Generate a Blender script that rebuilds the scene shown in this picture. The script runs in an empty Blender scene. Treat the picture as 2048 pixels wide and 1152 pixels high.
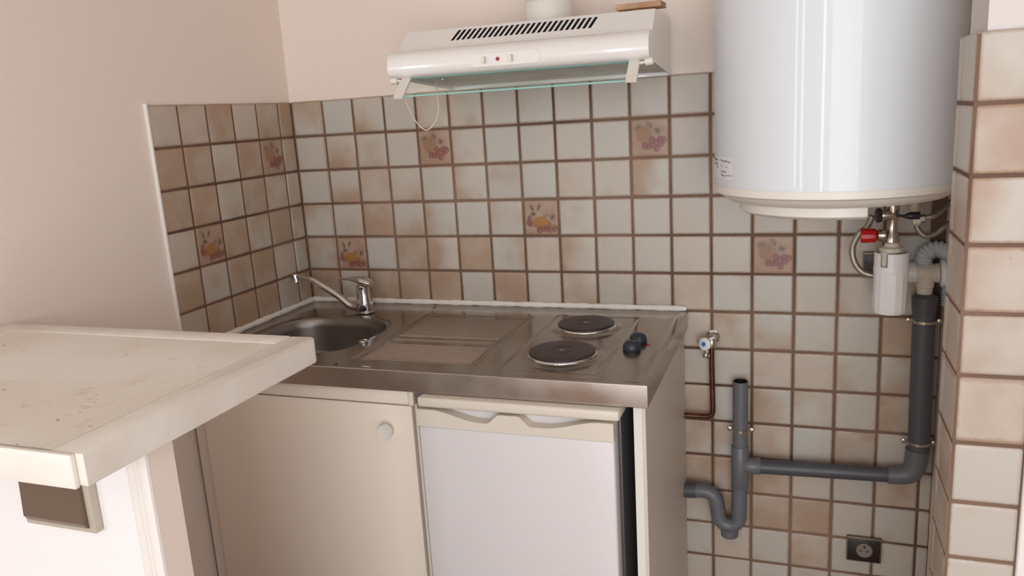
import bpy, bmesh, math, random
from mathutils import Vector, Matrix

# ------------------------------------------------------------------ camera, light, exposure
sc = bpy.context.scene
C = sc.collection
PI = math.pi
rnd = random.Random(7)

cam_data = bpy.data.cameras.new('camera')
cam_data.sensor_width = 36.0
cam_data.lens = 28.02
cam_data.clip_start = 0.05
cam = bpy.data.objects.new('camera', cam_data)
C.objects.link(cam)
cam.matrix_world = Matrix((( 0.93969, -0.01761,  0.34157, 1.5032),
                           ( 0.33668,  0.22346, -0.91472, -2.1620),
                           (-0.06021,  0.97455,  0.21591, 1.4618),
                           (0, 0, 0, 1)))
sc.camera = cam
sc.view_settings.view_transform = 'Standard'
sc.view_settings.look = 'None'
sc.view_settings.gamma = 1.0
sc.view_settings.use_curve_mapping = False
sc.view_settings.exposure = 0.0

w = bpy.data.worlds.new('sky'); sc.world = w; w.use_nodes = True
w.node_tree.nodes['Background'].inputs[0].default_value = (0.62, 0.74, 1.0, 1)
w.node_tree.nodes['Background'].inputs[1].default_value = 1.0

def daylight(name, loc, sx, sz, power, col):
    l = bpy.data.lights.new(name, 'AREA'); l.shape = 'RECTANGLE'; l.size = sx; l.size_y = sz
    l.energy = power; l.color = col
    o = bpy.data.objects.new(name, l); C.objects.link(o)
    o.location = loc; o.rotation_euler = (PI/2, 0, 0)      # faces +y, into the room
    return o
# daylight coming through the panes of the two windows behind the photographer
DAY = (0.88, 0.95, 1.0)
daylight('window_daylight_wide_left', (-1.56, -4.58, 1.45), 0.22, 1.40, 11, DAY)
daylight('window_daylight_wide_right', (-0.94, -4.58, 1.45), 0.22, 1.40, 11, DAY)
daylight('window_daylight_narrow', (0.62, -4.58, 1.45), 0.17, 1.40, 11, DAY)
daylight('added_front_fill', (2.05, -4.58, 1.12), 1.86, 2.12, 66, (0.92, 0.97, 1.0))  # broad fill light added for ambient brightness; the balcony door is made up
daylight('added_side_fill', (3.18, -2.7, 1.5), 1.8, 1.4, 3, (0.94, 0.98, 1.0)).rotation_euler = (PI/2, 0, PI/2)  # weak fill added to lift the cabinet front; this side window is made up

# ------------------------------------------------------------------ helpers
def nmat(name):
    m = bpy.data.materials.new(name); m.use_nodes = True
    nt = m.node_tree; b = nt.nodes['Principled BSDF']
    return m, nt, nt.nodes, nt.links, b

def srgb(r, g, b):
    f = lambda c: (c/255/12.92) if c/255 <= 0.04045 else (((c/255)+0.055)/1.055)**2.4
    return (f(r), f(g), f(b), 1)

def simple(name, col, rough=0.5, metal=0.0, bump=0.0, bscale=200.0, var=0.0, vscale=6.0, col2=None, coat=0.0, detail=3.0):
    m, nt, N, L, b = nmat(name)
    b.inputs['Roughness'].default_value = rough
    b.inputs['Metallic'].default_value = metal
    b.inputs['Coat Weight'].default_value = coat
    tc = N.new('ShaderNodeTexCoord')
    if var > 0 or col2:
        n = N.new('ShaderNodeTexNoise'); n.inputs['Scale'].default_value = vscale; n.inputs['Detail'].default_value = detail
        L.new(tc.outputs['Object'], n.inputs['Vector'])
        r = N.new('ShaderNodeMapRange'); r.inputs['From Min'].default_value = 0.35; r.inputs['From Max'].default_value = 0.65
        L.new(n.outputs['Fac'], r.inputs['Value'])
        mx = N.new('ShaderNodeMix'); mx.data_type = 'RGBA'
        c2 = col2 or tuple(max(0, c*(1-var)) for c in col[:3])+(1,)
        mx.inputs[6].default_value = col; mx.inputs[7].default_value = c2
        L.new(r.outputs[0], mx.inputs[0]); L.new(mx.outputs[2], b.inputs['Base Color'])
    else:
        b.inputs['Base Color'].default_value = col
    if bump > 0:
        n2 = N.new('ShaderNodeTexNoise'); n2.inputs['Scale'].default_value = bscale; n2.inputs['Detail'].default_value = 2
        L.new(tc.outputs['Object'], n2.inputs['Vector'])
        bp = N.new('ShaderNodeBump'); bp.inputs['Strength'].default_value = bump; bp.inputs['Distance'].default_value = 0.001
        L.new(n2.outputs['Fac'], bp.inputs['Height']); L.new(bp.outputs[0], b.inputs['Normal'])
    return m

def obj(name, bm, m, parent=None, smooth=None, loc=None, rot=None):
    me = bpy.data.meshes.new(name)
    bmesh.ops.recalc_face_normals(bm, faces=bm.faces)
    bm.to_mesh(me); bm.free()
    o = bpy.data.objects.new(name, me); C.objects.link(o)
    if m is not None:
        for mm in (m if isinstance(m, (list, tuple)) else [m]): me.materials.append(mm)
    if smooth is not None:
        me.polygons.foreach_set('use_smooth', [True]*len(me.polygons))
        me.set_sharp_from_angle(angle=math.radians(smooth))
    if parent: o.parent = parent
    if loc: o.location = loc
    if rot: o.rotation_euler = rot
    return o

def tag(o, label, cat, group=None):
    o['label'] = label; o['category'] = cat
    if group: o['group'] = group
    return o

def thing(name, label, cat, loc=(0, 0, 0), group=None):
    o = bpy.data.objects.new(name, None); C.objects.link(o); o.location = loc
    o.empty_display_size = 0.05
    bpy.context.view_layer.update()
    return tag(o, label, cat, group)

def part(name, bm, m, root, smooth=None, label=None):
    """a part given in world coordinates, hung under its thing (or part) without moving it"""
    o = obj(name, bm, m, None, smooth)
    o.parent = root
    off = Vector((0, 0, 0)); r = root
    while r: off += r.location; r = r.parent
    o.data.transform(Matrix.Translation(-off))
    if label: o['label'] = label
    return o

def struct(name, bm, m, parent=None, smooth=None):
    o = obj(name, bm, m, parent, smooth)
    o['kind'] = 'structure'
    return o

def box(bm, x0, x1, y0, y1, z0, z1, bev=0.0, seg=2):
    x0, x1 = sorted((x0, x1)); y0, y1 = sorted((y0, y1)); z0, z1 = sorted((z0, z1))
    r = bmesh.ops.create_cube(bm, size=1.0)
    for v in r['verts']:
        v.co = Vector((x0+(v.co.x+.5)*(x1-x0), y0+(v.co.y+.5)*(y1-y0), z0+(v.co.z+.5)*(z1-z0)))
    if bev > 0:
        es = list({e for v in r['verts'] for e in v.link_edges})
        bmesh.ops.bevel(bm, geom=es, offset=bev, segments=seg, profile=0.5, affect='EDGES')
    return bm

def B(*a, **k): return box(bmesh.new(), *a, **k)

def lathe(bm, prof, centre, axis=(0, 0, 1), n=32, cap=True):
    """prof: list of (radius, height along axis)"""
    ax = Vector(axis).normalized()
    q = Vector((0, 0, 1)).rotation_difference(ax)
    c = Vector(centre); rings = []
    for r, h in prof:
        rings.append([bm.verts.new(c + q @ Vector((r*math.cos(2*PI*i/n), r*math.sin(2*PI*i/n), h))) for i in range(n)])
    for a, b in zip(rings, rings[1:]):
        for i in range(n): bm.faces.new((a[i], a[(i+1) % n], b[(i+1) % n], b[i]))
    if cap:
        bm.faces.new(rings[0]); bm.faces.new(rings[-1])
    return bm

def LT(*a, **k): return lathe(bmesh.new(), *a, **k)

def smoothpath(pts, sub=8):
    P = [Vector(p) for p in pts]; P = [2*P[0]-P[1]]+P+[2*P[-1]-P[-2]]; out = []
    for i in range(1, len(P)-2):
        for k in range(sub):
            t = k/sub
            out.append(0.5*((2*P[i])+(-P[i-1]+P[i+1])*t+(2*P[i-1]-5*P[i]+4*P[i+1]-P[i+2])*t*t+(-P[i-1]+3*P[i]-3*P[i+1]+P[i+2])*t**3))
    out.append(P[-2]); return out

def tube(bm, pts, rad, n=14, cap=True, sq=1.0):
    """sweep; rad a number or a function of (index, arc length)"""
    P = [Vector(p) for p in pts]; T = []
    for i in range(len(P)):
        a = P[max(0, i-1)]; b = P[min(len(P)-1, i+1)]; T.append((b-a).normalized())
    u = T[0].orthogonal().normalized(); rings = []; s = 0
    for i, p in enumerate(P):
        if i: s += (p-P[i-1]).length
        u = (u - T[i]*u.dot(T[i])).normalized(); v = T[i].cross(u)
        r = rad(i, s) if callable(rad) else rad
        rings.append([bm.verts.new(p+(u*math.cos(2*PI*k/n)+v*math.sin(2*PI*k/n)*sq)*r) for k in range(n)])
    for a, b in zip(rings, rings[1:]):
        for i in range(n): bm.faces.new((a[i], a[(i+1) % n], b[(i+1) % n], b[i]))
    if cap: bm.faces.new(rings[0]); bm.faces.new(rings[-1])
    return bm

def TB(*a, **k): return tube(bmesh.new(), *a, **k)

def extrude_profile(bm, prof, axis, a0, a1, closed=True):
    """prof polygon in the other two axes; axis 'x': (y,z), 'y': (x,z), 'z': (x,y)"""
    f = {'x': lambda p, t: (t, p[0], p[1]), 'y': lambda p, t: (p[0], t, p[1]), 'z': lambda p, t: (p[0], p[1], t)}[axis]
    A = [bm.verts.new(f(p, a0)) for p in prof]; D = [bm.verts.new(f(p, a1)) for p in prof]
    n = len(prof)
    for i in range(n if closed else n-1):
        bm.faces.new((A[i], A[(i+1) % n], D[(i+1) % n], D[i]))
    if closed: bm.faces.new(A); bm.faces.new(D)
    return bm

def quadslab(bm, quad, thick):
    q = [Vector(p) for p in quad]
    nrm = (q[1]-q[0]).cross(q[3]-q[0]).normalized()*thick
    a = [bm.verts.new(p) for p in q]; b = [bm.verts.new(p+nrm) for p in q]
    bm.faces.new(a); bm.faces.new(b)
    for i in range(4): bm.faces.new((a[i], a[(i+1) % 4], b[(i+1) % 4], b[i]))
    return bm

# ------------------------------------------------------------------ materials
M = {}
M['wall'] = simple('pink_beige_wall_paint', srgb(240, 223, 210), 0.75, bump=0.25, bscale=260)
M['wall_white'] = simple('white_textured_wall_paint', srgb(240, 235, 231), 0.7, bump=0.7, bscale=420)
M['wall_end'] = simple('cream_wall_paint', srgb(222, 212, 205), 0.7, bump=0.5, bscale=420)
M['ceiling'] = simple('ceiling_paint', srgb(240, 235, 228), 0.85)
M['floor'] = simple('brown_floorboards', srgb(168, 138, 112), 0.45, var=0.35, vscale=5)
M['white_gloss'] = simple('white_enamel', srgb(232, 228, 222), 0.22, coat=0.3)
M['trim_white'] = simple('white_trim_paint', srgb(238, 230, 222), 0.35)
M['slot_shade'] = simple('painted_slot_shade', srgb(40, 34, 32), 0.8)  # dark tone painting the shade inside the hood slots

def grout_mat():
    m, nt, N, L, b = nmat('brown_grout')
    tc = N.new('ShaderNodeTexCoord')
    n = N.new('ShaderNodeTexNoise'); n.inputs['Scale'].default_value = 2.1; n.inputs['Detail'].default_value = 6
    L.new(tc.outputs['Object'], n.inputs['Vector'])
    cr = N.new('ShaderNodeValToRGB')
    cr.color_ramp.elements[0].position = 0.33; cr.color_ramp.elements[0].color = srgb(84, 58, 45)
    cr.color_ramp.elements[1].position = 0.68; cr.color_ramp.elements[1].color = srgb(138, 110, 90)
    L.new(n.outputs['Fac'], cr.inputs[0]); L.new(cr.outputs[0], b.inputs['Base Color'])
    b.inputs['Roughness'].default_value = 0.85
    return m
M['grout'] = grout_mat()

def tile_mat(name, motif=None):
    m, nt, N, L, b = nmat(name)
    def node(t, **kw):
        n = N.new(t)
        for k, v in kw.items(): setattr(n, k, v)
        return n
    def math_(op, a, c=None, d=None, clamp=False):
        n = node('ShaderNodeMath', operation=op, use_clamp=clamp)
        for i, x in enumerate((a, c, d)):
            if x is None: continue
            if isinstance(x, (int, float)): n.inputs[i].default_value = x
            else: L.new(x, n.inputs[i])
        return n.outputs[0]
    def mixc(f, a, c):
        n = node('ShaderNodeMix', data_type='RGBA')
        for s, x in ((0, f), (6, a), (7, c)):
            if isinstance(x, (int, float, tuple)): n.inputs[s].default_value = x
            else: L.new(x, n.inputs[s])
        return n.outputs[2]
    def maprange(v, a, c, t0=0.0, t1=1.0, smooth=True):
        n = node('ShaderNodeMapRange', interpolation_type='SMOOTHSTEP' if smooth else 'LINEAR')
        L.new(v, n.inputs['Value'])
        n.inputs['From Min'].default_value = a; n.inputs['From Max'].default_value = c
        n.inputs['To Min'].default_value = t0; n.inputs['To Max'].default_value = t1
        return n.outputs[0]
    tc = node('ShaderNodeTexCoord'); oi = node('ShaderNodeObjectInfo')
    P = tc.outputs['Object']
    sep = node('ShaderNodeSeparateXYZ'); L.new(P, sep.inputs[0])
    off = node('ShaderNodeVectorMath', operation='MULTIPLY_ADD')
    comb = node('ShaderNodeCombineXYZ'); L.new(oi.outputs['Random'], comb.inputs[0]); L.new(oi.outputs['Random'], comb.inputs[1])
    L.new(comb.outputs[0], off.inputs[0]); off.inputs[1].default_value = (37, 53, 11); L.new(P, off.inputs[2])
    n1 = node('ShaderNodeTexNoise'); n1.inputs['Scale'].default_value = 11; n1.inputs['Detail'].default_value = 2.5
    L.new(off.outputs[0], n1.inputs['Vector'])
    n2 = node('ShaderNodeTexNoise'); n2.inputs['Scale'].default_value = 900; n2.inputs['Detail'].default_value = 1
    L.new(off.outputs[0], n2.inputs['Vector'])
    n3 = node('ShaderNodeTexNoise'); n3.inputs['Scale'].default_value = 120; n3.inputs['Detail'].default_value = 4
    L.new(off.outputs[0], n3.inputs['Vector'])
    if motif is None:
        cs = node('ShaderNodeSeparateColor'); L.new(oi.outputs['Color'], cs.inputs[0])
        gx = math_('MULTIPLY', math_('MULTIPLY', sep.outputs[0], 20.0), math_('MULTIPLY_ADD', cs.outputs[1], 2.0, -1.0))
        gz = math_('MULTIPLY', math_('MULTIPLY', sep.outputs[2], 20.0), math_('MULTIPLY_ADD', cs.outputs[2], 2.0, -1.0))
        g = math_('ADD', gx, gz)
        v = math_('ADD', math_('ADD', cs.outputs[0], math_('MULTIPLY', g, 0.42)), math_('MULTIPLY_ADD', n1.outputs['Fac'], 1.3, -0.65))
        mask = maprange(v, 0.22, 1.0)
        wb = node('ShaderNodeMapRange'); L.new(oi.outputs['Random'], wb.inputs['Value'])
        white = mixc(wb.outputs[0], srgb(196, 186, 172), srgb(191, 186, 176))
        pink = mixc(oi.outputs['Alpha'], srgb(196, 178, 162), white)
        base = mixc(mask, pink, srgb(174, 146, 121))
    else:
        base = mixc(maprange(n1.outputs['Fac'], 0.4, 0.65), srgb(168, 136, 114), srgb(178, 150, 129))
        jit = node('ShaderNodeVectorMath', operation='MULTIPLY_ADD')
        L.new(n3.outputs['Color'], jit.inputs[0]); jit.inputs[1].default_value = (0.004, 0, 0.004); L.new(P, jit.inputs[2])
        for (cx, cz, rx, rz, ang, col, soft, amt) in motif:
            mp = node('ShaderNodeMapping'); mp.vector_type = 'TEXTURE'
            mp.inputs['Location'].default_value = (cx*1.12+0.002, 0, cz*1.12+0.003); mp.inputs['Rotation'].default_value = (0, math.radians(-ang), 0)
            mp.inputs['Scale'].default_value = (rx*1.2, 1, rz*1.2)
            L.new(jit.outputs[0], mp.inputs[0])
            fl = node('ShaderNodeVectorMath', operation='MULTIPLY'); L.new(mp.outputs[0], fl.inputs[0]); fl.inputs[1].default_value = (1, 0, 1)
            ln = node('ShaderNodeVectorMath', operation='LENGTH'); L.new(fl.outputs[0], ln.inputs[0])
            f = maprange(ln.outputs['Value'], 1.0, 1.0-soft, 0.0, amt)
            base = mixc(f, base, col)
    # kiln-stained brown rim along the tile edges
    ex = math_('ABSOLUTE', sep.outputs[0]); ez = math_('ABSOLUTE', sep.outputs[2])
    e = math_('ADD', math_('MAXIMUM', ex, ez), math_('MULTIPLY_ADD', n3.outputs['Fac'], 0.008, -0.004))
    rim = maprange(e, 0.0435, 0.051, 0.0, 0.55)
    base = mixc(rim, base, srgb(150, 112, 84))
    sp = maprange(n3.outputs['Fac'], 0.70, 0.76, 0.0, 0.35)
    base = mixc(sp, base, srgb(140, 110, 90))
    L.new(base, b.inputs['Base Color'])
    b.inputs['Roughness'].default_value = 0.36
    b.inputs['Specular IOR Level'].default_value = 0.4
    bp = node('ShaderNodeBump'); bp.inputs['Strength'].default_value = 0.22; bp.inputs['Distance'].default_value = 0.0006
    hh = math_('ADD', math_('MULTIPLY', n1.outputs['Fac'], 3.0), n2.outputs['Fac'])
    L.new(hh, bp.inputs['Height']); L.new(bp.outputs[0], b.inputs['Normal'])
    return m

LEAF = srgb(112, 98, 80); LEAFD = srgb(78, 70, 60); GRAPE = srgb(146, 92, 82); GRAPED = srgb(124, 70, 66); GRAPEL = srgb(188, 142, 130)
APPLE = srgb(152, 114, 82); PEAR = srgb(166, 116, 62); PEARD = srgb(150, 104, 58)
def grape(x, z, r=0.0085): return [(x, z, r, r*1.15, 0, GRAPED, 0.35, 0.75), (x+.001, z+.001, r*.75, r*.85, 0, GRAPE, 0.6, 0.8), (x+.002, z-.003, r*.3, r*.35, 0, GRAPEL, 0.9, 0.7)]
APPLE_M = [(-.028, .024, .014, .009, 30, LEAF, .7, .7), (-.024, .022, .006, .003, 40, LEAFD, .9, .8),
           (-.002, .031, .012, .010, -30, LEAF, .7, .6), (.003, .025, .004, .008, 30, LEAFD, .9, .7),
           (.018, .014, .011, .012, 40, LEAF, .7, .7), (.019, .014, .004, .008, 40, LEAFD, .9, .6),
           (-.013, .006, .0215, .022, 0, APPLE, .25, .85), (-.010, .017, .006, .002, 40, srgb(120, 84, 62), .9, .8),
           (.031, .018, .008, .0015, 45, srgb(120, 84, 62), .8, .6)]
for gx_, gz_ in ((.006, -.006), (.024, -.006), (.034, -.008), (.014, -.012), (-.012, -.020), (-.002, -.021), (.026, -.016), (.007, -.019), (.016, -.027)):
    APPLE_M += grape(gx_, gz_)
PEAR_M = [(-.024, .024, .006, .013, 28, LEAF, .7, .75), (-.005, .026, .006, .014, -24, LEAF, .7, .75), (-.022, .022, .002, .008, 28, LEAFD, .9, .7),
          (-.005, .026, .002, .009, -24, LEAFD, .9, .7), (-.021, .008, .012, .009, 10, LEAF, .7, .75), (-.021, .009, .006, .004, 0, LEAFD, .9, .8),
          (.030, .000, .010, .013, -15, LEAF, .7, .7), (.030, .000, .003, .008, -25, LEAFD, .9, .8), (.012, .003, .014, .006, 20, LEAF, .7, .6)]
for gx_, gz_ in ((-.031, -.004), (-.034, -.015), (-.027, -.018), (.020, -.019)):
    PEAR_M += grape(gx_, gz_, .0075)
PEAR_M += [(-.012, -.017, .015, .011, -35, PEARD, .3, .9), (.000, -.011, .022, .0135, -8, PEAR, .25, .95)]
for gx_, gz_ in ((-.006, -.033), (.004, -.029), (.014, -.029), (.023, -.031), (.036, -.029)):
    PEAR_M += grape(gx_, gz_, .0085)
PEAR_M += [(.031, -.019, .008, .0012, 25, LEAFD, .8, .8)]
M['tile'] = tile_mat('mottled_glazed_tile')
M['apple'] = tile_mat('tile_painted_with_round_fruit_and_grapes', APPLE_M)
M['pear'] = tile_mat('tile_painted_with_pear_and_grapes', PEAR_M)

# ------------------------------------------------------------------ room shell
TOP = 1.53           # top of the tiling
PT = 0.1057          # tile pitch
def shell():
    wb = struct('wall_back', B(-0.15, 1.96, 0.008, 0.14, 0, 2.5), M['wall'])
    wl = struct('wall_left', B(-0.15, -0.008, -1.60, 0.008, 0, 2.5), M['wall'])
    # the room opens out to the left behind the photographer
    struct('wall_nook', B(-2.4, -0.15, -1.60, -1.48, 0, 2.5), M['wall'])
    struct('wall_far_left', B(-2.52, -2.4, -4.60, -1.48, 0, 2.5), M['wall'])
    bm = bmesh.new()
    for y0, y1, z0, z1 in ((-4.60, -3.65, 0, 2.5), (-3.65, -1.75, 0, .75), (-3.65, -1.75, 2.25, 2.5), (-1.75, -.788, 0, 2.5)): box(bm, 3.2, 3.32, y0, y1, z0, z1)
    struct('wall_far_right', bm, M['wall'])
    bm = bmesh.new()
    for a in (-3.65, -2.72, -1.79): box(bm, 3.2, 3.28, a, a+.04, .75, 2.25)
    for a in (.75, 2.21): box(bm, 3.2, 3.28, -3.65, -1.75, a, a+.04)
    struct('window_4', bm, M['trim_white'])  # unseen window frame added around the side fill light
    wr = struct('wall_right', B(1.750, 3.32, -0.788, -0.655, 0, 2.5), M['wall_end'])
    struct('wall_alcove', B(1.832, 1.96, -0.655, 0.008, 0, 2.5), M['wall'])
    struct('floor', B(-2.52, 3.32, -4.72, 0.14, -0.1, 0), M['floor'])
    struct('ceiling', B(-2.52, 3.32, -4.72, 0.14, 2.5, 2.6), M['ceiling'])
    bm = bmesh.new()       # wall with two window openings and a door opening added for fill light
    y0, y1 = -4.72, -4.60
    for x0, x1, z0, z1 in ((-2.52, -1.85, 0, 2.5), (-1.85, -0.65, 0, .7), (-1.85, -0.65, 2.2, 2.5), (-0.65, .38, 0, 2.5),
                           (.38, .86, 0, .7), (.38, .86, 2.2, 2.5), (.86, 1.08, 0, 2.5), (1.08, 3.02, 2.2, 2.5), (3.02, 3.32, 0, 2.5)):
        box(bm, x0, x1, y0, y1, z0, z1)
    struct('wall_front', bm, M['wall'])
    for k, (x0, x1, mid) in enumerate(((-1.85, -0.65, True), (.38, .86, False), (1.08, 3.02, True))):
        bm = bmesh.new()
        zb = .02 if k == 2 else .7  # third frame is the made-up door that carries the front fill
        for a in (x0, x1-.04): box(bm, a, a+.04, -4.68, -4.60, zb, 2.2)
        for a in (zb, 2.16): box(bm, x0, x1, -4.68, -4.60, a, a+.04)
        if mid: box(bm, (x0+x1)/2-.04, (x0+x1)/2+.04, -4.68, -4.60, zb, 2.2)
        struct('window_%d' % (k+1), bm, M['trim_white'])
    return wb, wl, wr
wall_back, wall_left, wall_right = shell()

# ---- tile meshes
def tile_bm(wd, hg, th=0.006):
    """glazed tile in local XZ, face towards -Y at y = 0, slightly pillowed, with softened edges"""
    bm = bmesh.new(); rings = []
    for inset, y in ((0, th), (0, .0016), (.0012, .0004), (.006, 0.0)):
        a, c = wd/2-inset, hg/2-inset
        r = max(.0004, .0025-inset*.3)
        pts = []
        for sx, sz, q in ((1, 1, 0), (-1, 1, 1), (-1, -1, 2), (1, -1, 3)):
            for k in (0, 1):
                ang = (q+k)*PI/2
                pts.append((sx*(a-r)+r*math.cos(ang), sz*(c-r)+r*math.sin(ang)))
        rings.append([bm.verts.new((x, y, z)) for x, z in pts])
    for A, D in zip(rings, rings[1:]):
        for i in range(8): bm.faces.new((A[i], A[(i+1) % 8], D[(i+1) % 8], D[i]))
    bm.faces.new(rings[-1])
    return bm
TILE_MESH = {}
def tile_mesh(wd, hg):
    k = (round(wd, 4), round(hg, 4))
    if k not in TILE_MESH:
        bm = tile_bm(*k); bmesh.ops.recalc_face_normals(bm, faces=bm.faces)
        me = bpy.data.meshes.new('tile'); bm.to_mesh(me); bm.free(); me.materials.append(M['tile'])
        me.polygons.foreach_set('use_smooth', [True]*len(me.polygons)); me.set_sharp_from_angle(angle=math.radians(50))
        TILE_MESH[k] = me
    return TILE_MESH[k]
DEC = {}
CODE = {  # stain amount, direction of the stain (x, z), warm-white share
    'W': (.10, 0, 0), 'w': (.26, 0, 0), 'B': (.48, 0, 0), 'T': (.80, 0, 0), 'C': (.02, 0, 0),
    'l': (.50, -1, 0), 'r': (.5, 1, 0), 'u': (.45, 0, 1), 'd': (.45, 0, -1), 'q': (.45, -.7, -.7), 'e': (.45, .7, .7), 'z': (.5, -.7, .7), 's': (.45, .7, -.7)}
def put_tile(parent, x, y, z, wd, hg, rz, code, name='tile'):
    if code in 'AP':
        k = (code, round(wd, 4), round(hg, 4))
        if k not in DEC:
            me = tile_mesh(wd, hg).copy(); me.name = 'decorated_tile'; me.materials.clear(); me.materials.append(M['apple' if code == 'A' else 'pear']); DEC[k] = me
        o = bpy.data.objects.new('decorated_tile', DEC[k])
        o['label'] = 'tile painted with a round fruit and purple grapes' if code == 'A' else 'tile painted with a yellow pear and purple grapes'
    else:
        o = bpy.data.objects.new(name, tile_mesh(wd, hg))
        b_, dx, dz = CODE[code]
        o.color = (max(0, min(1, b_+rnd.uniform(-.08, .08))), (dx+rnd.uniform(-.25, .25))*.5*.8+.5, (dz+rnd.uniform(-.25, .25))*.5*.8+.5,
                   rnd.choice((0.2, .6, 1)) if code in 'BwT' else rnd.uniform(.6, 1))
    C.objects.link(o); o.parent = parent
    o.location = (x, y, z); o.rotation_euler = (rnd.gauss(0, .0022), rnd.gauss(0, .0025), rz+rnd.gauss(0, .0022))
    return o

# ---- back wall: column 0 .. 16 from the left corner, rows from the top
struct('grout', B(-.008, 1.832, 0.0032, 0.0082, 0.05, TOP-.0015), M['grout'], wall_back)
ROWS = ['uWdWBlCwWWwWWwwww',
        'WqBWAlCwCWAwWWwww',
        'WdBdWlBCBwlCwWwww',
        'uBTdqWwPBCwwWwwww',
        'TPWTlTew'+'lwCww'+'ACww',
        'TWTTTWTwBwwBwwWBB',
        '...........wBBWCT',
        '...........wWwwwB',
        '...........BwlBWT',
        '...........BBBwTw',
        '...........TTTwwB',
        '...........BTTTCw',
        '...........wBwBCw',
        '...........wwWwww']
JT = .0058
for r, row in enumerate(ROWS):
    for c, code in enumerate(row):
        if code == '.': continue
        x0 = 0.0 if c == 0 else .1105+(c-1)*PT
        x1 = .1105 if c == 0 else x0+PT
        if c == 16: x1 = 1.8017
        x0 += JT/2 if c else .002; x1 -= JT/2
        z1 = TOP-r*PT - (JT/2 if r else 0); z0 = TOP-(r+1)*PT+JT/2
        wd, hg = round(x1-x0, 3)-.0004, round(z1-z0, 3)-.0004
        put_tile(wall_back, (x0+x1)/2+rnd.gauss(0, .0003), rnd.uniform(-.0003, .0005), (z0+z1)/2+rnd.gauss(0, .0003), wd, hg, 0, code)
for r in range(6, 14):      # narrow cut tiles in the corner with the alcove wall
    z1 = TOP-r*PT-JT/2; z0 = TOP-(r+1)*PT+JT/2
    put_tile(wall_back, 1.8176, 0, (z0+z1)/2, .0255, z1-z0, 0, 'wBwwCwCw'[r-6])

# ---- left wall: column 0 is cut at the corner
struct('grout', B(-0.0082, -0.0032, -.592, 0.0, 0.79, TOP-.0015), M['grout'], wall_left)
LROWS = ['TTwTBB', 'TATBTT', 'BBTBTT', 'BTBTPw', 'BBTTBT', 'TBTTTB', 'BTwBBw']
for r, row in enumerate(LROWS):
    for c, code in enumerate(row):
        d0 = 0 if c == 0 else .066+(c-1)*PT
        d1 = .066 if c == 0 else d0+PT
        if c == 5: d1 = .588
        d0 += JT/2 if c else .001; d1 -= JT/2 if c < 5 else 0
        z1 = TOP-r*PT - (JT/2 if r else 0); z0 = TOP-(r+1)*PT+JT/2
        put_tile(wall_left, rnd.uniform(-.0005, .0003), -(d0+d1)/2, (z0+z1)/2, round(d1-d0, 3)-.0004, round(z1-z0, 3)-.0004, PI/2, code)
bm = bmesh.new(); box(bm, -.008, .0015, -.5955, -.589, .79, TOP+.004, .001, 1)
struct('trim_edge', bm, M['trim_white'])['label'] = 'thin white strip closing the left edge of the tiling'

# ---- right wall end: large face tiles towards the room, return tiles towards the kitchenette
PROW = [1.5334, 1.4318, 1.3254, 1.22, 1.1125, 1.0115, .8974, .7933, .6929, .589, .483, .377, .271, .165, .06]
bm = bmesh.new()
extrude_profile(bm, [(1.7368, -.7966), (1.838, -.7966), (1.838, -.7885), (1.7495, -.7885), (1.7495, -.655), (1.7368, -.655)], 'z', .05, TOP+.001)
struct('grout', bm, M['grout'], wall_right)
FR = 'BTlBBBCwWBwwBw'; SI = 'WWBBwWBBBwwBwB'
for r in range(14):
    z1 = PROW[r]-(.003 if r else 0); z0 = PROW[r+1]+.003
    put_tile(wall_right, (1.7410+1.8365)/2, -.798, (z0+z1)/2, .0955, round(z1-z0, 3), 0, FR[r])
    put_tile(wall_right, 1.7352, -(.7950+.6935)/2, (z0+z1)/2, .1015, round(z1-z0, 3), -PI/2, SI[r])
    put_tile(wall_right, 1.7352, -(.687+.657)/2, (z0+z1)/2, .030, round(z1-z0, 3), -PI/2, SI[r])
bm = bmesh.new(); box(bm, 1.8385, 1.95, -.806, -.788, 0, 2.1, .002, 1)
struct('trim_1', bm, M['trim_white'])['label'] = 'white painted casing at the right edge of the tiled wall end'



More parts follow.
